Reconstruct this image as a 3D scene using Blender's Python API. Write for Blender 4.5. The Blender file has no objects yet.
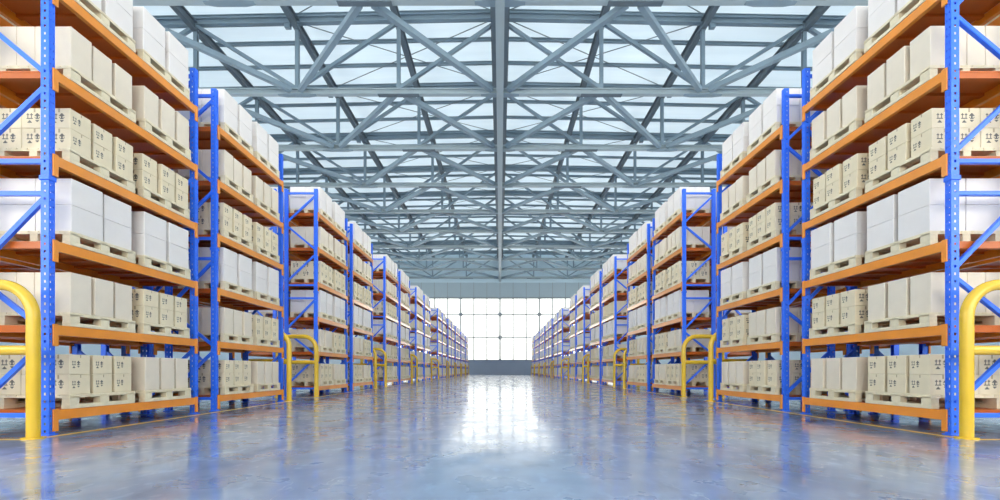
import bpy, bmesh, math, random
from mathutils import Vector, Matrix
random.seed(7)
C = bpy.context.scene.collection
PI = math.pi
SC = bpy.context.scene

# ------------------------------------------------------------------ materials
def new_mat(name):
    m = bpy.data.materials.new(name); m.use_nodes = True
    nt = m.node_tree
    return m, nt, nt.nodes, nt.links, nt.nodes['Principled BSDF']

def noise_ramp(nodes, links, scale, lo, hi, c0, c1, detail=4, coord='Object', stretch=None):
    tc = nodes.new('ShaderNodeTexCoord')
    src = tc.outputs[coord]
    if stretch:
        mp = nodes.new('ShaderNodeMapping'); mp.inputs['Scale'].default_value = stretch
        links.new(src, mp.inputs['Vector']); src = mp.outputs['Vector']
    n = nodes.new('ShaderNodeTexNoise'); n.inputs['Scale'].default_value = scale; n.inputs['Detail'].default_value = detail
    links.new(src, n.inputs['Vector'])
    r = nodes.new('ShaderNodeValToRGB')
    r.color_ramp.elements[0].position = lo; r.color_ramp.elements[1].position = hi
    r.color_ramp.elements[0].color = c0; r.color_ramp.elements[1].color = c1
    links.new(n.outputs['Fac'], r.inputs['Fac'])
    return n, r

def paint(name, col, rough=0.4, var=0.08, scale=3.0, spec=0.5, metallic=0.0, coat=0.0):
    m, nt, N, L, b = new_mat(name)
    c0 = tuple(x * (1 - var) for x in col) + (1,); c1 = tuple(min(1, x * (1 + var)) for x in col) + (1,)
    n, r = noise_ramp(N, L, scale, 0.3, 0.7, c0, c1)
    L.new(r.outputs['Color'], b.inputs['Base Color'])
    b.inputs['Roughness'].default_value = rough
    b.inputs['Specular IOR Level'].default_value = spec
    b.inputs['Metallic'].default_value = metallic
    if coat: b.inputs['Coat Weight'].default_value = coat; b.inputs['Coat Roughness'].default_value = 0.2
    return m

M = {}
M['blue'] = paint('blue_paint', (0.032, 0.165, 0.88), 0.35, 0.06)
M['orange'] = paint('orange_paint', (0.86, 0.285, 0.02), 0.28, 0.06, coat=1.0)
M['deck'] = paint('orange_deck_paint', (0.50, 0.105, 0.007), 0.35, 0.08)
M['yellow'] = paint('yellow_paint', (0.74, 0.46, 0.025), 0.25, 0.05, coat=0.3)
M['white_card'] = paint('white_card', (0.78, 0.725, 0.69), 0.7, 0.02, 6)
M['cream_card'] = paint('cream_card', (0.75, 0.65, 0.52), 0.75, 0.03, 6)
M['tan_card'] = paint('tan_card', (0.75, 0.64, 0.45), 0.75, 0.03, 6)
M['ink'] = paint('ink', (0.13, 0.12, 0.11), 0.7, 0.02)
M['tape'] = paint('tape', (0.42, 0.32, 0.2), 0.5, 0.05)
M['wood'] = paint('pale_wood', (0.75, 0.65, 0.46), 0.7, 0.09, 9)
M['steel'] = paint('grey_steel', (0.22, 0.295, 0.35), 0.45, 0.05, 0.6)
M['steel_dark'] = paint('dark_grey_steel', (0.12, 0.155, 0.185), 0.5, 0.05, 0.6)
M['steel_light'] = paint('light_grey_steel', (0.36, 0.43, 0.46), 0.4, 0.04, 0.6)
M['cable'] = paint('cable_steel', (0.2, 0.25, 0.28), 0.5, 0.02)
M['wall'] = paint('grey_wall_panel', (0.57, 0.70, 0.77), 0.6, 0.03, 0.3)
M['band'] = paint('band_panel', (0.40, 0.49, 0.54), 0.6, 0.03, 0.3)
M['plinth'] = paint('blue_grey_wall_panel', (0.31, 0.37, 0.46), 0.6, 0.04, 0.3)
M['mullion'] = paint('mullion', (0.30, 0.33, 0.35), 0.5, 0.02)
M['line'] = paint('line_paint', (0.74, 0.42, 0.03), 0.3, 0.15, 5)

def concrete():
    m, nt, N, L, b = new_mat('polished_concrete')
    def mix(mode, a, c, fac=1.0):
        q = N.new('ShaderNodeMix'); q.data_type = 'RGBA'; q.blend_type = mode; q.inputs['Factor'].default_value = fac
        L.new(a, q.inputs['A']); L.new(c, q.inputs['B']); return q.outputs['Result']
    g = lambda v: (v, v, v, 1)
    _, r1 = noise_ramp(N, L, 0.45, 0.3, 0.72, (0.19, 0.27, 0.42, 1), (0.31, 0.405, 0.575, 1), 8)
    _, r2 = noise_ramp(N, L, 3.2, 0.36, 0.6, g(0.84), g(1), 12)              # cloudy mottling
    _, r3 = noise_ramp(N, L, 2.6, 0.58, 0.70, g(1), g(0.66), 10, stretch=(1, 0.55, 1))   # worn dark patches
    col = mix('MULTIPLY', mix('MULTIPLY', r1.outputs['Color'], r2.outputs['Color']), r3.outputs['Color'])
    # fine pale scratches
    _, r4 = noise_ramp(N, L, 2.4, 0.494, 0.506, g(0), g(0), 5, stretch=(1.0, 0.5, 1))
    el = r4.color_ramp.elements.new(0.5); el.color = g(1)
    _, r5 = noise_ramp(N, L, 1.1, 0.56, 0.64, g(0), g(1), 4)
    msk = mix('MULTIPLY', r4.outputs['Color'], r5.outputs['Color'])
    sc = N.new('ShaderNodeMix'); sc.data_type = 'RGBA'
    L.new(msk, sc.inputs['Factor']); L.new(col, sc.inputs['A']); sc.inputs['B'].default_value = (0.62, 0.66, 0.72, 1)
    L.new(sc.outputs['Result'], b.inputs['Base Color'])
    _, r6 = noise_ramp(N, L, 1.7, 0.35, 0.7, g(0.22), g(0.45), 8)
    L.new(r6.outputs['Color'], b.inputs['Roughness'])
    b.inputs['Specular IOR Level'].default_value = 0.4
    # worn sealer: glossy film, duller where it is scuffed
    _, r7 = noise_ramp(N, L, 1.9, 0.38, 0.62, g(0.07), g(0.20), 12)
    L.new(r7.outputs['Color'], b.inputs['Coat Roughness'])
    b.inputs['Coat IOR'].default_value = 1.5
    _, r8 = noise_ramp(N, L, 7.0, 0.58, 0.66, g(1.0), g(0.6), 10, stretch=(1, 0.6, 1))
    L.new(r8.outputs['Color'], b.inputs['Coat Weight'])
    bm = N.new('ShaderNodeBump'); bm.inputs['Strength'].default_value = 0.008; bm.inputs['Distance'].default_value = 0.012
    _, r9 = noise_ramp(N, L, 2.2, 0.2, 0.8, g(0), g(1), 8)
    L.new(r9.outputs['Color'], bm.inputs['Height'])
    L.new(bm.outputs['Normal'], b.inputs['Normal']); L.new(bm.outputs['Normal'], b.inputs['Coat Normal'])
    return m
M['concrete'] = concrete()

def roof_mat():
    m, nt, N, L, b = new_mat('translucent_roof_sheet')
    out = [n for n in N if n.type == 'OUTPUT_MATERIAL'][0]
    n, r = noise_ramp(N, L, 0.5, 0.3, 0.7, (0.66, 0.80, 0.89, 1), (0.74, 0.87, 0.95, 1), 3, stretch=(0.3, 2.5, 1))
    tr = N.new('ShaderNodeBsdfTranslucent'); df = N.new('ShaderNodeBsdfDiffuse')
    L.new(r.outputs['Color'], tr.inputs['Color']); L.new(r.outputs['Color'], df.inputs['Color'])
    mx = N.new('ShaderNodeMixShader'); mx.inputs['Fac'].default_value = 0.885
    L.new(tr.outputs[0], mx.inputs[1]); L.new(df.outputs[0], mx.inputs[2]); L.new(mx.outputs[0], out.inputs['Surface'])
    N.remove(b)
    return m
M['roof'] = roof_mat()

def glass_mat():
    m, nt, N, L, b = new_mat('thin_window_glass')
    out = [n for n in N if n.type == 'OUTPUT_MATERIAL'][0]
    t = N.new('ShaderNodeBsdfTransparent'); t.inputs['Color'].default_value = (0.96, 0.98, 0.98, 1)
    g = N.new('ShaderNodeBsdfGlossy'); g.inputs['Roughness'].default_value = 0.05
    f = N.new('ShaderNodeFresnel'); f.inputs['IOR'].default_value = 1.4
    mx = N.new('ShaderNodeMixShader')
    L.new(f.outputs[0], mx.inputs['Fac']); L.new(t.outputs[0], mx.inputs[1]); L.new(g.outputs[0], mx.inputs[2])
    L.new(mx.outputs[0], out.inputs['Surface']); N.remove(b)
    return m
M['glass'] = glass_mat()

# ------------------------------------------------------------------ mesh builder
class MB:
    def __init__(s): s.v = []; s.f = []; s.m = []
    def face(s, pts, mi=0):
        b = len(s.v); s.v += [tuple(p) for p in pts]; s.f.append(tuple(range(b, b + len(pts)))); s.m.append(mi)
    def hull8(s, P, mi=0):
        b = len(s.v); s.v += [tuple(p) for p in P]
        for q in ((0,3,2,1),(4,5,6,7),(0,1,5,4),(1,2,6,5),(2,3,7,6),(3,0,4,7)):
            s.f.append(tuple(b + i for i in q)); s.m.append(mi)
    def box(s, x0, x1, y0, y1, z0, z1, mi=0):
        s.hull8([(x0,y0,z0),(x1,y0,z0),(x1,y1,z0),(x0,y1,z0),(x0,y0,z1),(x1,y0,z1),(x1,y1,z1),(x0,y1,z1)], mi)
    def bevbox(s, x0, x1, y0, y1, z0, z1, c, mi=0, skip=()):
        """box with chamfered edges; SKIP names main faces that are left open: -x +x -y +y -z +z"""
        xs, ys, zs = (x0, x1), (y0, y1), (z0, z1)
        b = len(s.v); idx = {}
        for i in (0, 1):
            for j in (0, 1):
                for k in (0, 1):
                    for a in range(3):      # vertex lying on the face of axis a
                        p = [xs[i], ys[j], zs[k]]
                        for q, (e, t) in enumerate(((xs, i), (ys, j), (zs, k))):
                            if q != a: p[q] += c if t == 0 else -c
                        idx[(i, j, k, a)] = len(s.v); s.v.append(tuple(p))
        def add(l): s.f.append(tuple(l)); s.m.append(mi)
        ix = lambda i, j, k, a: idx[(i, j, k, a)]
        for i, n in ((0, '-x'), (1, '+x')):
            if n not in skip: add([ix(i,0,0,0), ix(i,1,0,0), ix(i,1,1,0), ix(i,0,1,0)])
        for j, n in ((0, '-y'), (1, '+y')):
            if n not in skip: add([ix(0,j,0,1), ix(1,j,0,1), ix(1,j,1,1), ix(0,j,1,1)])
        for k, n in ((0, '-z'), (1, '+z')):
            if n not in skip: add([ix(0,0,k,2), ix(1,0,k,2), ix(1,1,k,2), ix(0,1,k,2)])
        for i in (0, 1):
            for j in (0, 1): add([ix(i,j,0,0), ix(i,j,1,0), ix(i,j,1,1), ix(i,j,0,1)])
        for i in (0, 1):
            for k in (0, 1): add([ix(i,0,k,0), ix(i,1,k,0), ix(i,1,k,2), ix(i,0,k,2)])
        for j in (0, 1):
            for k in (0, 1): add([ix(0,j,k,1), ix(1,j,k,1), ix(1,j,k,2), ix(0,j,k,2)])
        for i in (0, 1):
            for j in (0, 1):
                for k in (0, 1): add([ix(i,j,k,0), ix(i,j,k,1), ix(i,j,k,2)])
    def prism(s, p, q, prof, up=(0, 0, 1), mi=0):
        """closed profile (list of (a, b)) swept from p to q; b runs along UP, a sideways"""
        p, q = Vector(p), Vector(q); d = (q - p).normalized(); u = Vector(up)
        a = d.cross(u)
        if a.length < 1e-5: a = d.cross(Vector((0, 1, 0)))
        a.normalize(); u = a.cross(d).normalized()
        n = len(prof); b = len(s.v)
        for e in (p, q):
            for x, y in prof: s.v.append(tuple(e + a * x + u * y))
        for i in range(n):
            j = (i + 1) % n
            s.f.append((b + i, b + j, b + n + j, b + n + i)); s.m.append(mi)
        s.f.append(tuple(b + i for i in reversed(range(n)))); s.m.append(mi)
        s.f.append(tuple(b + n + i for i in range(n))); s.m.append(mi)
    def bar(s, p, q, w, h, up=(0, 0, 1), mi=0):
        s.prism(p, q, [(-w/2, -h/2), (w/2, -h/2), (w/2, h/2), (-w/2, h/2)], up, mi)
    def ibeam(s, p, q, w, h, t, up=(0, 0, 1), mi=0):
        k = t / 2
        s.prism(p, q, [(-w/2,-h/2),(w/2,-h/2),(w/2,-h/2+t),(k,-h/2+t),(k,h/2-t),(w/2,h/2-t),(w/2,h/2),(-w/2,h/2),(-w/2,h/2-t),(-k,h/2-t),(-k,-h/2+t),(-w/2,-h/2+t)], up, mi)
    def tube(s, pts, r, n=20, mi=0, up=(0, 1, 0)):
        b = len(s.v); pts = [Vector(p) for p in pts]; K = len(pts)
        for i, p in enumerate(pts):
            d = (pts[min(i+1, K-1)] - pts[max(i-1, 0)]).normalized()
            a = d.cross(Vector(up))
            if a.length < 1e-4: a = d.cross(Vector((1, 0, 0)))
            a.normalize(); u = a.cross(d)
            for k in range(n):
                t = 2 * PI * k / n
                s.v.append(tuple(p + a * math.cos(t) * r + u * math.sin(t) * r))
        for i in range(K - 1):
            for k in range(n):
                k2 = (k + 1) % n
                s.f.append((b+i*n+k, b+i*n+k2, b+(i+1)*n+k2, b+(i+1)*n+k)); s.m.append(mi)
        s.f.append(tuple(b + k for k in range(n))); s.m.append(mi)
        s.f.append(tuple(b + (K-1)*n + k for k in range(n))); s.m.append(mi)
    def mesh(s, name, mats, smooth=False, weld=True):
        me = bpy.data.meshes.new(name); me.from_pydata(s.v, [], s.f)
        for m in mats: me.materials.append(M[m])
        me.polygons.foreach_set('material_index', s.m)
        bm = bmesh.new(); bm.from_mesh(me)
        if weld: bmesh.ops.remove_doubles(bm, verts=bm.verts, dist=1e-5)
        bmesh.ops.recalc_face_normals(bm, faces=bm.faces)
        bm.to_mesh(me); bm.free()
        if smooth:
            me.polygons.foreach_set('use_smooth', [True] * len(me.polygons))
            try: me.set_sharp_from_angle(angle=math.radians(40))
            except Exception: pass
        return me

def link(name, me, parent=None, loc=(0, 0, 0), rz=0):
    o = bpy.data.objects.new(name, me); C.objects.link(o)
    o.location = loc; o.rotation_euler = (0, 0, rz)
    if parent: o.parent = parent
    return o
def tag(o, label=None, cat=None, group=None, kind=None):
    if label: o['label'] = label
    if cat: o['category'] = cat
    if group: o['group'] = group
    if kind: o['kind'] = kind
    return o
CHILD = {}
def child(name, me, parent, loc=(0, 0, 0), rz=0):
    o = link(name, me, parent, loc, rz); CHILD.setdefault(parent, []).append(o); return o
def copy_tree(o, parent=None):
    c = o.copy(); C.objects.link(c); c.parent = parent
    for ch in CHILD.get(o, []):
        CHILD.setdefault(c, []).append(copy_tree(ch, c))
    return c
ORD = 'first second third fourth fifth sixth seventh eighth ninth tenth eleventh twelfth thirteenth fourteenth fifteenth sixteenth seventeenth eighteenth nineteenth twentieth'.split()

# ------------------------------------------------------------------ layout numbers (metres)
CAM_Z = 0.87
XF = 6.0                                   # aisle face of the racks
DEPTH = 1.08; BAY = 2.81; HALF = BAY / 2
LEVELS = [0.33, 1.476, 2.61, 3.76, 4.91, 6.06]
UP_H = 6.82
BLOCKS = [5.678 + 8.33 * k for k in range(4)] + [41.3 + 8.3 * k for k in range(5)]
BAYS = []                                  # centre Y of every bay, from the camera on
for s in BLOCKS: BAYS += [s + HALF, s + 3.34 + HALF]
YW = 84.0; XW = 26.0; YB = -12.0

# ------------------------------------------------------------------ setting
b = MB(); b.box(-XW, XW, YB, YW, -0.2, 0)
tag(link('floor', b.mesh('floor', ['concrete'])), 'polished blue grey concrete floor of the warehouse aisle', kind='structure')

ROOF_Z = lambda x: 23.78 - 0.02 * abs(x)
b = MB()
for sx in (-1, 1):
    P = [(0, YB, ROOF_Z(0)), (sx*XW, YB, ROOF_Z(XW)), (sx*XW, YW, ROOF_Z(XW)), (0, YW, ROOF_Z(0))]
    b.face(P)
tag(link('ceiling', b.mesh('ceiling', ['roof'])), 'pale translucent roof sheets over the steel trusses', kind='structure')

# end wall with a great window of panes
WZ0, WZ1 = 2.75, 15.05
b = MB()
PAN = 2.578
WX = PAN * 9
b.box(-XW, XW, YW, YW + 0.3, WZ1, 24.2)                    # panels over the window
for sx in (-1, 1):
    b.box(min(sx*WX, sx*XW), max(sx*WX, sx*XW), YW, YW + 0.3, WZ0, WZ1)
n = 10
b.box(-XW, XW, YW - 0.12, YW, 18.05, 18.3)
wb = link('wall_back', b.mesh('wall_back', ['wall'], weld=False))
n = 10
tag(wb, 'pale grey panelled end wall above the great window', kind='structure')
b = MB(); b.box(-XW, XW, YW - 0.06, YW, WZ1, 18.05, 0)
for i in range(-n, n + 1): b.box(i*PAN - 0.05, i*PAN + 0.05, YW - 0.12, YW - 0.06, WZ1, 18.05, 1)
b.box(-XW, XW, YW - 0.12, YW - 0.06, WZ1, WZ1 + 0.16, 1)
tag(link('trim_50', b.mesh('lintel_band', ['band', 'mullion'], weld=False)), 'grey panelled band over the great window', kind='structure')
b = MB(); b.box(-XW, XW, YW, YW + 0.3, 0, WZ0)
n = 10
for i in range(-n, n + 1): b.box(i*PAN - 0.03, i*PAN + 0.03, YW - 0.03, YW, 0, WZ0)
b.box(-XW, XW, YW - 0.1, YW, WZ0 - 0.12, WZ0)
tag(link('trim_1', b.mesh('trim_1', ['plinth'], weld=False)), 'blue grey plinth panels under the end wall window', kind='structure')
SZ0 = 7.2
for nm, sx in (('left', -1), ('right', 1)):
    x0, x1 = min(sx * XW, sx * (XW + 0.3)), max(sx * XW, sx * (XW + 0.3))
    b = MB(); b.box(x0, x1, YB, YW + 0.3, 0, SZ0); b.box(x0, x1, YB, YW + 0.3, WZ1, 24.2)
    tag(link('wall_' + nm, b.mesh('wall_' + nm, ['wall'], weld=False)), f'pale grey {nm} side wall behind the racks, with an added window band', kind='structure')
    sw = link('added_window_2' if sx < 0 else 'added_window_3', None, loc=(sx * (XW + 0.15), (YB + YW) / 2, 0))  # added window band, lets sky light onto the upper shelves
    tag(sw, f'long unseen window band added for light in the {nm} side wall', kind='structure')
    b = MB(); L2 = (YW - YB) / 2
    for i in range(37):
        y = -L2 + 2 * L2 * i / 36
        b.box(-0.1, 0.1, y - 0.08, y + 0.08, SZ0, WZ1)
    for z in (11.0,): b.box(-0.08, 0.08, -L2, L2, z - 0.07, z + 0.07)
    child('window_frame', b.mesh('window_frame', ['mullion'], weld=False), sw)
    b = MB(); b.box(-0.006, 0.006, -L2, L2, SZ0, WZ1); child('window_pane', b.mesh('window_pane', ['glass']), sw)

b = MB(); b.box(-XW, XW, YB - 0.3, YB, 0, WZ0); b.box(-XW, XW, YB - 0.3, YB, WZ1, 24.2)  # wall and window band added behind the camera to trim low front light
tag(link('wall_front', b.mesh('wall_front', ['wall'], weld=False)), 'pale grey unseen wall added at the near end of the hall', kind='structure')
sw = link('added_window_4', None, loc=(0, YB - 0.15, 0)); tag(sw, 'unseen window band added for light in the near end wall', kind='structure')
b = MB()
for i in range(-10, 11): b.box(i*PAN - 0.08, i*PAN + 0.08, -0.1, 0.1, WZ0, WZ1)
for z in (7.27, 11.8): b.box(-XW, XW, -0.08, 0.08, z - 0.07, z + 0.07)
child('window_frame', b.mesh('window_frame', ['mullion'], weld=False), sw)
b = MB(); b.box(-XW, XW, -0.006, 0.006, WZ0, WZ1); child('window_pane', b.mesh('window_pane', ['glass']), sw)

win = link('window_1', None, loc=(0, YW, 0)); tag(win, 'tall white daylight window wall at the end of the aisle', kind='structure')
b = MB()
for i in range(-9, 10):
    w = 0.20 if i % 3 else 0.27
    b.box(i*PAN - w/2, i*PAN + w/2, 0.02, 0.2, WZ0, WZ1)
for z in (7.27, 11.8): b.box(-WX, WX, 0.03, 0.18, z - 0.09, z + 0.09)
b.box(-WX, WX, 0.02, 0.2, WZ0, WZ0 + 0.15); b.box(-WX, WX, 0.02, 0.2, WZ1 - 0.15, WZ1)
child('window_frame', b.mesh('window_frame', ['mullion'], weld=False), win)
dm = MB(); r_ = 0.52
dm.prism((0, -0.06, 0), (0, 0.02, 0), [(-r_, 0), (-0.2, -0.38), (0.2, -0.38), (r_, 0), (0.2, 0.38), (-0.2, 0.38)])
dme = dm.mesh('bracket_plate', ['mullion'])
for i in (-9, -6, -3, 0, 3, 6, 9):
    for z in (7.27, 11.8):
        if z < 8 and i not in (0, 6, -6): continue
        child('bracket_plate', dme, win, (i * PAN, 0, z))
dm = MB()
dm.prism((0, -0.05, 0), (0, 0.02, 0), [(-0.55, 0.0), (0, -0.42), (0.55, 0.0)])
dmt = dm.mesh('bracket_plate_half', ['mullion'])
for i in (-9, -6, -3, 0, 3, 6, 9): child('bracket_plate', dmt, win, (i*PAN, 0, WZ1))
dm = MB(); dm.prism((0, -0.05, 0), (0, 0.02, 0), [(-0.55, 0.0), (0.55, 0.0), (0, 0.42)])
child('bracket_plate', dm.mesh('bracket_plate_foot', ['mullion']), win, (0, 0, WZ0))
b = MB(); b.box(-WX, WX, 0.10, 0.112, WZ0, WZ1)
child('window_pane', b.mesh('window_pane', ['glass']), win)

# yellow floor markings round each block of racks
tn = 2
for s in BLOCKS:
    for sx in (-1, 1):
        b = MB(); xa, ya, yb = 5.85, s - 0.3, s + 6.45
        def strip(x0, x1, y0, y1): b.box(min(sx*x0, sx*x1), max(sx*x0, sx*x1), y0, y1, 0, 0.003)
        strip(xa - 0.05, xa + 0.05, ya, yb)
        strip(xa - 0.035, xa + 1.4, ya - 0.07, ya); strip(xa - 0.035, xa + 1.4, yb, yb + 0.07)
        tag(link('trim_%d' % tn, b.mesh('floor_line', ['line'], weld=False)), 'yellow painted line on the floor along the foot of a rack block', kind='structure'); tn += 1

# ------------------------------------------------------------------ pallet racks
def sheet(bm, org, du, dv, nu_cells, nv_cells, holes):
    """flat sheet as a grid with the cells listed in HOLES left open; du, dv: edges per column / row"""
    us = [0]; vs = [0]
    for a in nu_cells: us.append(us[-1] + a)
    for a in nv_cells: vs.append(vs[-1] + a)
    org = Vector(org); du = Vector(du); dv = Vector(dv)
    grid = [[bm.verts.new(org + du * u + dv * v) for u in us] for v in vs]
    for j in range(len(vs) - 1):
        for i in range(len(us) - 1):
            if (i, j) in holes: continue
            bm.faces.new((grid[j][i], grid[j][i+1], grid[j+1][i+1], grid[j+1][i]))

def upright_mesh(holes=True):
    """steel C-section with rows of slots; x 0 (aisle) to -0.108, y +-0.04"""
    bm = bmesh.new(); w, d = 0.108, 0.08
    if holes:
        pitch = 0.1; rows = int(UP_H / pitch)
        nv = []
        for j in range(rows): nv += [0.033, 0.034, 0.033]
        nv.append(UP_H - sum(nv))
        hol = {(1, 3*j+1) for j in range(rows)}
        sheet(bm, (0, -d/2, 0), (-1, 0, 0), (0, 0, 1), [0.040, 0.028, 0.040], nv, hol)
        sheet(bm, (0, d/2, 0), (-1, 0, 0), (0, 0, 1), [0.040, 0.028, 0.040], nv, hol)
        hol2 = {(1, 3*j+1) for j in range(rows)} | {(3, 3*j+1) for j in range(rows)}
        sheet(bm, (0, -d/2, 0), (0, 1, 0), (0, 0, 1), [0.016, 0.013, 0.022, 0.013, 0.016], nv, hol2)
    else:
        sheet(bm, (0, -d/2, 0), (-1, 0, 0), (0, 0, 1), [w], [UP_H], set())
        sheet(bm, (0, d/2, 0), (-1, 0, 0), (0, 0, 1), [w], [UP_H], set())
        sheet(bm, (0, -d/2, 0), (0, 1, 0), (0, 0, 1), [d], [UP_H], set())
    bmesh.ops.remove_doubles(bm, verts=bm.verts, dist=1e-5)
    bmesh.ops.recalc_face_normals(bm, faces=bm.faces)
    bmesh.ops.solidify(bm, geom=bm.faces[:], thickness=0.004)
    me = bpy.data.meshes.new('upright'); bm.to_mesh(me); bm.free()
    me.materials.append(M['blue'])
    return me
ME_UP = upright_mesh(True); ME_UP_PLAIN = upright_mesh(False)
b = MB(); b.bevbox(-0.135, 0.025, -0.06, 0.06, 0, 0.014, 0.003); ME_FOOT = b.mesh('foot_plate', ['blue'])
b = MB(); b.bevbox(-0.125, 0.012, -0.052, 0.052, 3.40, 3.46, 0.004); ME_SPLICE = b.mesh('splice_collar', ['blue'])
XI, XO = -0.09, -DEPTH + 0.09
DIAG = [((XI, 3.17), (XO, 2.25)), ((XO, 2.10), (XI, 1.40)), ((XI, 1.25), (XO, 0.40)),
        ((XO, 3.80), (XI, 4.65)), ((XI, 4.85), (XO, 5.60)), ((XO, 5.75), (XI, 6.58))]
HORZ = [0.265, 3.23, 3.66, 6.68]
def brace(p, q):
    m = MB(); m.prism((p[0], 0, p[1]), (q[0], 0, q[1]), [(-0.03,-0.022),(0.03,-0.022),(0.03,0.022),(0.022,0.028),(-0.022,0.028),(-0.03,0.022)], up=(0, 1, 0)); return m
ME_DIAG = [brace(*d).mesh('diagonal_brace', ['blue']) for d in DIAG]
FLIP = lambda p: (-DEPTH - p[0], p[1])
ME_DIAG_R = [brace(FLIP(p), FLIP(q)).mesh('diagonal_brace', ['blue']) for p, q in DIAG]
ME_HORZ = [brace((XI, z), (XO, z)).mesh('horizontal_brace', ['blue']) for z in HORZ]
# a whole frame as one mesh for racks far down the aisle
def frame_mesh(diag):
    bm = bmesh.new(); bm.from_mesh(ME_UP_PLAIN)
    t = ME_UP_PLAIN.copy(); t.transform(Matrix.Translation((-DEPTH, 0, 0)) @ Matrix.Rotation(PI, 4, 'Z')); bm.from_mesh(t)
    for m in diag + ME_HORZ: bm.from_mesh(m)
    for x, r in ((0, 0), (-DEPTH, PI)):
        t = ME_FOOT.copy(); t.transform(Matrix.Translation((x, 0, 0)) @ Matrix.Rotation(r, 4, 'Z')); bm.from_mesh(t)
    me = bpy.data.meshes.new('upright_frame'); bm.to_mesh(me); bm.free(); me.materials.append(M['blue']); return me
ME_FRAME = {'left': frame_mesh(ME_DIAG), 'right': frame_mesh(ME_DIAG_R)}
BL = HALF - 0.08
def beam_mb(x0=-0.045, x1=0.018):
    m = MB()
    # folded section: flat face with a small step along the upper back edge
    prof = [(x0, -0.135), (x1, -0.135), (x1 + 0.003, -0.132), (x1 + 0.003, -0.003), (x1, 0), (-0.012, 0), (-0.012, -0.02), (x0, -0.02)]
    m.prism((0, BL, 0), (0, -BL, 0), [(-a, c) for a, c in prof])
    return m
ME_BEAM = beam_mb().mesh('beam', ['orange'])
def plate_mb(s):
    m = MB(); y0, y1 = (HALF - 0.105, HALF - 0.038) if s > 0 else (-HALF + 0.038, -HALF + 0.105)
    m.bevbox(0.003, 0.026, y0, y1, -0.285, 0.012, 0.003)
    return m
ME_PLATE = {s: plate_mb(s).mesh('connector_plate', ['orange']) for s in (-1, 1)}
m = beam_mb()
for s in (-1, 1):
    y0, y1 = (HALF - 0.105, HALF - 0.038) if s > 0 else (-HALF + 0.038, -HALF + 0.105)
    m.box(0.003, 0.026, y0, y1, -0.285, 0.012)
ME_BEAM_FAR = m.mesh('beam_far', ['orange'], weld=False)
def deck_mesh():
    m = MB(); x0, x1, y = -DEPTH + 0.05, -0.05, BL - 0.01
    m.box(x0, x1, -y, y, -0.022, -0.001)
    n = 6
    for i in range(n + 1):
        c = -y + 0.04 + (2*y - 0.08) * i / n
        m.box(x0, x1, c - 0.035, c + 0.035, -0.095 if i in (0, n) else -0.06, -0.022)
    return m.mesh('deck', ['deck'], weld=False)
ME_DECK = deck_mesh()

def build_rack(detail, side):
    root = bpy.data.objects.new('pallet_rack', None); C.objects.link(root)
    for sy in (-1, 1):
        y = sy * (HALF - 0.04)
        if detail:
            fr = child('upright_frame', None, root, (0, y, 0))
            for x, r in ((0, 0), (-DEPTH, PI)):
                u = child('upright', ME_UP, fr, (x, 0, 0), r)
                child('foot_plate', ME_FOOT, fr, (x, 0, 0), r); child('splice_collar', ME_SPLICE, fr, (x, 0, 0), r)
            for me in (ME_DIAG if side == 'left' else ME_DIAG_R): child('diagonal_brace', me, fr)
            for me in ME_HORZ: child('horizontal_brace', me, fr)
        else:
            child('upright_frame', ME_FRAME[side], root, (0, y, 0))
    for z in LEVELS:
        for x, r in ((0, 0), (-DEPTH, PI)):
            bo = child('beam', ME_BEAM if detail else ME_BEAM_FAR, root, (x, 0, z), r)
            if detail:
                for s in (-1, 1): child('connector_plate', ME_PLATE[s], bo)
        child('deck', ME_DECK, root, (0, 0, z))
    return root
PROTO = {}
def place_rack(x, y, rz, label, group, detail, side):
    k = (detail, side)
    p = copy_tree(PROTO[k]) if k in PROTO else build_rack(detail, side)
    PROTO.setdefault(k, p)
    p.location = (x, y, 0); p.rotation_euler = (0, 0, rz)
    tag(p, label, 'pallet rack', group)
    return p
for i, y in enumerate(BAYS):
    for side, sx in (('left', -1), ('right', 1)):
        place_rack(sx * XF, y, 0 if sx < 0 else PI, f'blue and orange pallet rack loaded with cartons, {ORD[i]} rack along the {side} of the aisle', f'pallet racks along the {side} of the aisle', i < 4, side)
for i, y in enumerate(BAYS[:4]):
    for side, sx in (('left', -1), ('right', 1)):
        place_rack(sx * (XF + 2 * DEPTH + 0.27), y, PI if sx < 0 else 0, f'blue and orange rack standing back to back behind the {ORD[i]} {side} rack', f'racks behind the {side} row', False, side)

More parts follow.
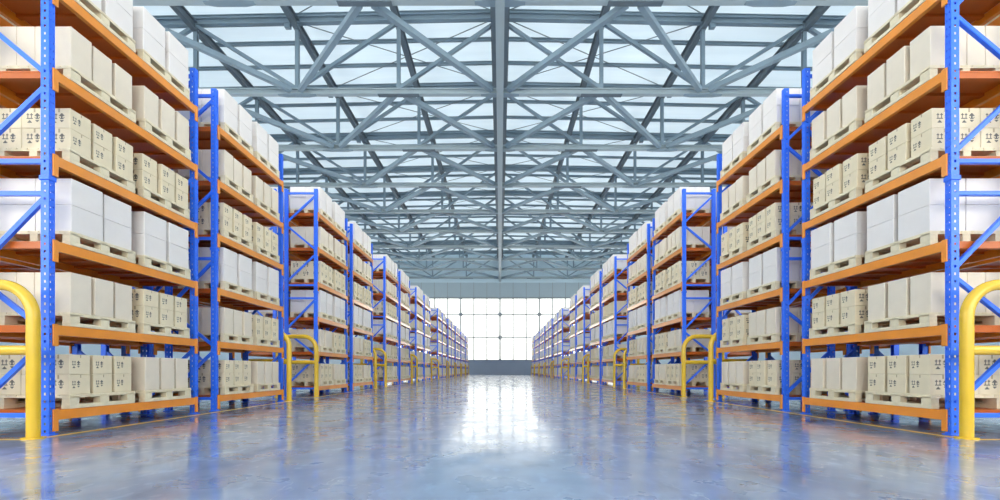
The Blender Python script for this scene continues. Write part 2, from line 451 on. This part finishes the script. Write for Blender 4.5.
# ------------------------------------------------------------------ rack guards
def guard(x, y, label, group, first=[]):
    if first:
        o = copy_tree(first[0])
    else:
        o = bpy.data.objects.new('rack_guard', None); C.objects.link(o); R = 0.475; zt = 1.95
        H_ = 0.62; R = 0.42
        m = MB(); arc = [PI/2 * k / 14 for k in range(1, 14)]
        pts = [(-H_, 0, 0.01), (-H_, 0, zt - R)] + [(-H_ + R - R * math.cos(t), 0, zt - R + R * math.sin(t)) for t in arc] + [(-H_ + R, 0, zt), (H_ - R, 0, zt)]
        pts += [(H_ - R + R * math.sin(t), 0, zt - R + R * math.cos(t)) for t in arc] + [(H_, 0, zt - R), (H_, 0, 0.01)]
        m.tube(pts, 0.068, 28)
        child('hoop', m.mesh('hoop', ['yellow'], smooth=True), o)
        m = MB(); m.tube([(-H_ + 0.03, 0, 1.12), (H_ - 0.03, 0, 1.12)], 0.062, 24)
        child('crossbar', m.mesh('crossbar', ['yellow'], smooth=True), o)
        m = MB(); m.tube([(0, 0, 0), (0, 0, 0.018), (0, 0, 0.022)], 0.115, 32); bp = m.mesh('base_plate', ['yellow'])
        for s in (-1, 1): child('base_plate', bp, o, (s * H_, 0, 0))
        first.append(o)
    o.location = (x, y, 0); tag(o, label, 'rack guard', group); return o
for k, s in enumerate(BLOCKS):
    for side, sx in (('left', -1), ('right', 1)):
        guard(sx * (5.91 + 0.62), s - 0.27, f'yellow hoop guard at the near end of the {ORD[2*k]} {side} rack', 'yellow rack guards')
        guard(sx * (5.91 + 0.62), s + 6.15 + 0.135, f'yellow hoop guard at the far end of the {ORD[2*k+1]} {side} rack', 'yellow rack guards')

# ------------------------------------------------------------------ pallets
PL, PD, PH = 1.07, 1.03, 0.195
ZB, ZT = 0.055, 0.150              # bottom boards up to ZB, deck from ZT
m = MB()
for i in range(7):                 # deck boards run along the aisle, closed by battens beneath
    w = PD / 7; x0 = -PD/2 + i * w
    m.bevbox(x0 + 0.004, x0 + w - 0.004, -PL/2, PL/2, ZT + 0.018, PH, 0.003)
for yc in (-PL/2 + 0.07, 0, PL/2 - 0.07): m.box(-PD/2 + 0.001, PD/2 - 0.001, yc - 0.07, yc + 0.07, ZT, ZT + 0.018)
m.box(-PD/2 + 0.001, -PD/2 + 0.02, -PL/2 + 0.001, PL/2 - 0.001, ZT, ZT + 0.018); m.box(PD/2 - 0.02, PD/2 - 0.001, -PL/2 + 0.001, PL/2 - 0.001, ZT, ZT + 0.018)
ME_PDECK = m.mesh('deck_boards', ['wood'], weld=False)
XB = (-PD/2 + 0.06, 0, PD/2 - 0.06); YBk = (-PL/2 + 0.075, 0, PL/2 - 0.075)
m = MB(); m.bevbox(-0.055, 0.055, -0.072, 0.072, ZB, ZT, 0.003); ME_PBLOCK = m.mesh('block', ['wood'])
m = MB(); m.bevbox(-0.057, 0.057, -PL/2, PL/2, 0.0005, ZB, 0.003); ME_PRUN = m.mesh('runner', ['wood'])
def pallet_bm(m, ox=0, oy=0, oz=0, simple=False):
    if simple: m.box(ox - PD/2, ox + PD/2, oy - PL/2, oy + PL/2, oz + ZT, oz + PH)
    else:
        m.box(ox - PD/2, ox + PD/2, oy - PL/2, oy + PL/2, oz + ZT, oz + PH)
    for x in XB:
        m.box(ox + x - 0.056, ox + x + 0.056, oy - PL/2, oy + PL/2, oz + 0.0005, oz + ZB)
        for y in YBk: m.box(ox + x - 0.055, ox + x + 0.055, oy + y - 0.072, oy + y + 0.072, oz + ZB, oz + ZT)
m = MB(); pallet_bm(m); ME_PALLET = m.mesh('wooden_pallet', ['wood'], weld=False)
pal_proto = bpy.data.objects.new('wooden_pallet', None); C.objects.link(pal_proto)
child('deck_boards', ME_PDECK, pal_proto)
for x in XB:
    child('runner', ME_PRUN, pal_proto, (x, 0, 0))
    for y in YBk: child('block', ME_PBLOCK, pal_proto, (x, y, 0))
pal_used = False

# ------------------------------------------------------------------ cartons
GLYPH = [  # two handling marks over two small signs
".#...#.....##...",
"###.###...####..",
".#...#...######.",
".#...#.....##...",
".#...#...#.##.#.",
"#######...####..",
"................",
"...#......####..",
"..###......##...",
".#####..........",
]
def art(cols, rows, left, top):
    R = [['.'] * cols for _ in range(rows)]
    for j, row in enumerate(GLYPH):
        for i, ch in enumerate(row):
            if ch != '.': R[top + j][left + i] = ch
    for j in range(4):
        for i in (cols // 2, cols // 2 + 1): R[j][i] = 't'
    return [''.join(r) for r in R]
ART_AISLE = art(38, 26, 4, 8)
ART_END = art(26, 20, 5, 5)
def art_face(m, fn, ART):
    """face covered by the pixels of ART, runs of like pixels joined; fn(u, v) -> point, u, v in 0..1"""
    R, Cn = len(ART), len(ART[0])
    for j, row in enumerate(ART):
        v1, v0 = 1 - j / R, 1 - (j + 1) / R
        i = 0
        while i < Cn:
            k = i
            while k < Cn and row[k] == row[i]: k += 1
            m.face([fn(i/Cn, v0), fn(k/Cn, v0), fn(k/Cn, v1), fn(i/Cn, v1)], {'.': 0, '#': 1, 't': 2}[row[i]])
            i = k
def carton(name, lx, ly, h, mats, printed=False, seam=False):
    """origin at the middle of the foot; the aisle side faces +x"""
    m = MB(); c = 0.006
    if printed:
        m.bevbox(-lx/2, lx/2, -ly/2, ly/2, 0, h, c, skip=('+x', '-y', '+y'))
        art_face(m, lambda u, v: (lx/2, -ly/2 + c + u*(ly - 2*c), c + v*(h - 2*c)), ART_AISLE)
        art_face(m, lambda u, v: (-lx/2 + c + u*(lx - 2*c), -ly/2, c + v*(h - 2*c)), ART_END)
        art_face(m, lambda u, v: (lx/2 - c - u*(lx - 2*c), ly/2, c + v*(h - 2*c)), ART_END)
    else:
        m.bevbox(-lx/2, lx/2, -ly/2, ly/2, 0, h, c)
    return m.mesh(name, mats)
KINDS = {  # name: (depth lx, length ly, height, columns y, rows in depth, mesh, label head)
 'white_carton': (0.50, 0.48, 0.370, (-0.272, 0.272), 2, 'white carton', 'white cartons on the racks', 'white_card'),
 'printed_carton': (0.335, 0.305, 0.282, (-0.36, 0, 0.36), 3, 'printed carton', 'cartons with handling marks on the racks', 'tan_card'),
 'plain_carton': (0.25, 0.305, 0.564, (-0.36, 0, 0.36), 4, 'plain carton', 'plain cream cartons on the racks', 'cream_card'),
}
ME_CARTON = {'white_carton': carton('white_carton', 0.50, 0.48, 0.368, ['white_card']),
             'printed_carton': carton('printed_carton', 0.335, 0.305, 0.280, ['tan_card', 'ink', 'tape'], True),
             'plain_carton': carton('plain_carton', 0.25, 0.305, 0.562, ['cream_card'])}
PLAN = [('printed_carton', 'plain_carton'), ('plain_carton', 'printed_carton'), ('white_carton',)*2, ('printed_carton',)*2, ('plain_carton',)*2, ('white_carton',)*2]
count = {k: 0 for k in KINDS}; count['wooden_pallet'] = 0
LIMIT = 300
far = {k: MB() for k in count}
COLN = {2: ('near', 'far'), 3: ('near', 'middle', 'far')}
rng = random.Random(3)
for i, yb in enumerate(BAYS):
    for side, sx in (('left', -1), ('right', 1)):
        place = f'{ORD[i]} {side} rack'
        for l, z in enumerate(LEVELS):
            lev = ORD[l] + ' shelf'
            for p, yc in ((0, -0.62), (1, 0.62)):
                pn = ('near', 'far')[p]
                py = yb + yc + rng.uniform(-0.015, 0.015); px = sx * (XF - 0.04 + PD/2 + rng.uniform(0, 0.012)); pz = z + 0.001
                if count['wooden_pallet'] < LIMIT:
                    count['wooden_pallet'] += 1
                    if i < 2:
                        o = copy_tree(pal_proto) if pal_used else pal_proto
                        pal_used = True
                        o.location = (px, py, pz)
                    else:
                        o = link('wooden_pallet', ME_PALLET, loc=(px, py, pz))
                    tag(o, f'pale wooden pallet, {pn} one on the {lev} up of the {place}', 'pallet', 'wooden pallets on the racks')
                else:
                    pallet_bm(far['wooden_pallet'], px, py, pz, True)
                kind = PLAN[l][p]
                lx, ly, h, cols, rows, head, group, mat = KINDS[kind]
                for ci, cy in enumerate(cols):
                    jx = rng.uniform(0, 0.04); jy = rng.uniform(-0.005, 0.005)
                    for r in range(rows):
                        for lay in ((0,) if kind == 'plain_carton' else (0, 1)):
                            x = sx * (XF - 0.022 + jx + lx/2 + r * (lx + 0.006)); y = py + cy + jy + lay * rng.uniform(-0.003, 0.003)
                            zz = pz + PH + lay * h + 0.0005
                            if count[kind] < LIMIT and (r == 0 or (p == 0 and ci == 0)):
                                count[kind] += 1
                                o = link(kind, ME_CARTON[kind], loc=(x, y, zz), rz=(0 if sx < 0 else PI) + rng.uniform(-0.008, 0.008))
                                cn = COLN[len(cols)][ci] + ' column'
                                if r: cn += f' {ORD[r]} from aisle'
                                tag(o, (f'{head}, ' if kind != 'plain_carton' else 'tall plain carton, ') + ('' if kind == 'plain_carton' else ('lower', 'upper')[lay] + ' layer, ') + f'{cn}, {pn} pallet, {lev}, {place}', head, group)
                            else:
                                c = 0.0
                                far[kind].box(x - lx/2, x + lx/2, y - ly/2, y + ly/2, zz, zz + h - 0.004)
for i, yb in enumerate(BAYS[:4]):
    for sx in (-1, 1):
        for l, z in enumerate(LEVELS):
            for p, yc in ((0, -0.62), (1, 0.62)):
                kind = PLAN[l][p]; lx, ly, h, cols = KINDS[kind][:4]; rows = KINDS[kind][4]
                px = XF + DEPTH + 0.27 + 0.025 + PD/2
                pallet_bm(far['wooden_pallet'], sx * px, yb + yc, z + 0.001, True)
                for cy in cols:
                    for r in range(rows):
                        for lay in ((0,) if kind == 'plain_carton' else (0, 1)):
                            x = sx * (px - PD/2 + 0.01 + lx/2 + r * (lx + 0.006)); y = yb + yc + cy; zz = z + PH + lay * h + 0.0015
                            far[kind].box(x - lx/2, x + lx/2, y - ly/2, y + ly/2, zz, zz + h - 0.004)
for k, lab, cat in (('white_carton', 'white cartons on the farther racks and in the rows behind', 'white cartons'), ('printed_carton', 'tan cartons on the farther racks and in the rows behind', 'tan cartons'),
                    ('plain_carton', 'cream cartons on the farther racks and in the rows behind', 'cream cartons'), ('wooden_pallet', 'wooden pallets on the farthest racks and in the rows behind', 'pallets')):
    if far[k].f:
        mat = KINDS[k][7] if k in KINDS else 'wood'
        tag(link('distant_' + k + 's', far[k].mesh('distant_' + k, [mat], weld=False)), lab, cat, kind='stuff')

# ------------------------------------------------------------------ roof steel
PX = 6.43
ZC = 18.50                                   # bottom chord
ZTOP = lambda x: 23.30 - 0.02 * abs(x)       # top chord
TRUSS = [20.3 + 6.8 * k for k in range(10)]
XE = PX * 4
def truss():
    root = bpy.data.objects.new('roof_truss', None); C.objects.link(root)
    m = MB(); m.ibeam((-XE, 0, ZC), (XE, 0, ZC), 0.32, 0.36, 0.06); child('bottom_chord', m.mesh('bottom_chord', ['steel_light'], weld=False), root)
    for s in (-1, 1):
        m = MB(); m.ibeam((0, 0, ZTOP(0)), (s*XE, 0, ZTOP(XE)), 0.32, 0.42, 0.06); child('top_chord', m.mesh('top_chord', ['steel'], weld=False), root)
    for k in range(-4, 5):
        x = k * PX
        m = MB(); m.ibeam((x, 0, ZC + 0.18), (x, 0, ZTOP(x) - 0.21), 0.22, 0.22, 0.05, up=(0, 1, 0)); child('post', m.mesh('post', ['steel'], weld=False), root)
    for s in (-1, 1):
        for a, c in ((2, 1), (1, 0), (2, 3), (4, 3)):
            m = MB(); m.bar((s*a*PX, 0, ZC + 0.2), (s*c*PX, 0, ZTOP(c*PX) - 0.2), 0.2, 0.2); child('diagonal', m.mesh('diagonal', ['steel']), root)
    m = MB(); m.bevbox(-1.3, 1.3, -0.16, 0.16, ZC - 0.23, ZC - 0.182, 0.01); gd = m.mesh('gusset_plate', ['steel_dark'])
    m = MB(); m.prism((0, 0, ZC - 0.21), (0, 0, ZC - 0.182), [(-1.2,-0.10),(-0.7,-0.2),(0.7,-0.2),(1.2,-0.10),(1.2,0.10),(0.7,0.2),(-0.7,0.2),(-1.2,0.10)], up=(0, 1, 0)); gl = m.mesh('gusset_plate_pale', ['steel'])
    for k in range(-3, 4):
        child('gusset_plate', gd if k % 2 else gl, root, (k * PX, 0, 0))
    m = MB()
    for s in (-1, 1): pass
    m.bevbox(-0.18, 0.18, -0.12, 0.12, -0.3, 0.0, 0.01); jb = m.mesh('junction_box', ['steel'])
    for s in (-1, 1): child('junction_box', jb, root, (s * (2*PX + 0.6), 0, ZTOP(2*PX) - 0.205))
    return root
tp = truss()
for k, y in enumerate(TRUSS):
    o = tp if k == 0 else copy_tree(tp)
    o.location = (0, y, 0); tag(o, f'grey steel roof truss spanning the hall, {ORD[k]} truss from the camera', 'roof truss', 'roof trusses')
YEND = YW - 0.15
def single(name, m, mats, label, cat, group):
    return tag(link(name, m.mesh(name, mats, weld=False)), label, cat, group)
m = MB(); m.bar((0, 18.5, ZC - 0.02), (0, YEND, ZC - 0.02), 0.44, 0.58); single('hanging_tie_girder', m, ['steel_light'], 'pale grey lower tie girder along the middle of the hall', 'girder', 'lengthwise roof girders')
PLACE = {-3: 'third from the middle on the left', -2: 'second from the middle on the left', -1: 'first left of the middle', 0: 'wide one above the middle of the aisle', 1: 'first right of the middle', 2: 'second from the middle on the right', 3: 'third from the middle on the right'}
for k in range(-3, 4):
    x = k * PX; z = ZTOP(x) - 0.33
    m = MB()
    if k == 0: m.ibeam((0, 12, z - 0.25), (0, YEND, z - 0.25), 1.15, 0.8, 0.12)
    else: m.ibeam((x, 12, z), (x, YEND, z), 0.34, 0.6, 0.06)
    single('roof_girder', m, ['steel_dark'], f'dark grey lengthwise roof girder, {PLACE[k]}', 'girder', 'lengthwise roof girders')
n = 0
for k, y in enumerate(TRUSS):
    for t in (0, 1, 2):
        yy = y + t * 6.8 / 3
        if yy > YEND - 0.3: continue
        m = MB()
        for s in (-1, 1): m.ibeam((0, yy, ZTOP(0) + 0.33), (s * (XW - 0.05), yy, ZTOP(XW) + 0.33), 0.16, 0.22, 0.03)
        single('purlin', m, ['steel'], f'thin grey purlin under the roof sheets, ' + (f'directly over the {ORD[k]} truss' if t == 0 else f'{ORD[t-1]} one beyond the {ORD[k]} truss'), 'purlin', 'roof purlins')
# flat bracing between the bottom chords, and thin rods under the roof
for k in range(len(TRUSS) - 1):
    y0, y1 = TRUSS[k], TRUSS[k+1]
    gap = f'between the {ORD[k]} and {ORD[k+1]} trusses'
    for a, c in ((1, 0), (1, 2), (3, 2), (3, 4)):
        for side, s in (('left', -1), ('right', 1)):
            xa, xc = a*PX + (0.3 if c > a else -0.3), c*PX - (0.3 if c > a else -0.3) + (0.22 if c == 0 else 0)
            m = MB(); m.bar((s*xa, y0 + 0.24, ZC), (s*xc, y1 - 0.24, ZC), 0.27, 0.30)
            wh = {(1, 0): 'innermost', (1, 2): 'second', (3, 2): 'third', (3, 4): 'outermost'}[(a, c)]
            single('bracing_strut', m, ['steel'], f'grey bracing strut at chord level, {wh} {side} one {gap}', 'bracing strut', 'roof bracing struts')
    if k < 6:
        for side, s in (('left', -1), ('right', 1)):
            for (xa, xb, wd) in ((0, 2*PX, 'rising inward'), (2*PX, 0, 'rising outward')):
                m = MB(); m.tube([(s*(xa + 0.1), y0 + 0.2, ZTOP(xa) + (0.06 if xa else 0.14)), (s*(xb + 0.1), y1 - 0.2, ZTOP(xb) + (0.06 if xa else 0.14))], 0.03, 8)
                w = 'first' if xa == 0 else 'second'
                single('bracing_rod', m, ['cable'], f'thin roof bracing rod {wd}, {side} one {gap}', 'bracing rod', 'roof bracing rods')

# ------------------------------------------------------------------ light
w = bpy.data.worlds.new('sky'); SC.world = w; w.use_nodes = True
bg = w.node_tree.nodes['Background']; bg.inputs['Color'].default_value = (1.0, 0.965, 0.915, 1); 
NW, LW = w.node_tree.nodes, w.node_tree.links       # bright overcast sky: brighter overhead and on the sun's side (behind the camera)
tcw = NW.new('ShaderNodeTexCoord'); sep = NW.new('ShaderNodeSeparateXYZ'); LW.new(tcw.outputs['Generated'], sep.inputs[0])
def mth(op, a, b_):
    q = NW.new('ShaderNodeMath'); q.operation = op
    for i_, v_ in enumerate((a, b_)):
        if hasattr(v_, 'links'): LW.new(v_, q.inputs[i_])
        else: q.inputs[i_].default_value = v_
    return q.outputs[0]
zen = mth('MULTIPLY', mth('MAXIMUM', sep.outputs['Z'], 0.0), 1.6)
sunny = mth('MULTIPLY', mth('MAXIMUM', mth('MULTIPLY', sep.outputs['Y'], -1.0), 0.0), 2.6)
sidey = mth('MULTIPLY', mth('ABSOLUTE', sep.outputs['X'], 0.0), 4.0)
LW.new(mth('ADD', mth('ADD', zen, sunny), mth('ADD', sidey, 1.5)), bg.inputs['Strength'])
sun = bpy.data.lights.new('sun', 'SUN'); sun.energy = 1.0; sun.angle = 0.02; sun.color = (1, 0.97, 0.92)
so = bpy.data.objects.new('sun', sun); C.objects.link(so); so.rotation_euler = (math.radians(4), 0, 0); so.location = (0, 30, 40)

# ------------------------------------------------------------------ camera
cd = bpy.data.cameras.new('camera'); co = bpy.data.objects.new('camera', cd); C.objects.link(co)
co.location = (0, 0, CAM_Z); co.rotation_euler = (PI/2, 0, 0)
cd.sensor_width = 36; cd.lens = 36 * 0.427; cd.shift_y = 0.12; cd.clip_end = 400
SC.camera = co
SC.view_settings.view_transform = 'Standard'
try: SC.view_settings.look = 'None'
except Exception: pass
SC.view_settings.gamma = 1; SC.view_settings.use_curve_mapping = False
SC.view_settings.exposure = 0.26
SC.cycles.use_denoising = True
SC.cycles.max_bounces = 10; SC.cycles.diffuse_bounces = 6; SC.cycles.glossy_bounces = 4; SC.cycles.transmission_bounces = 6
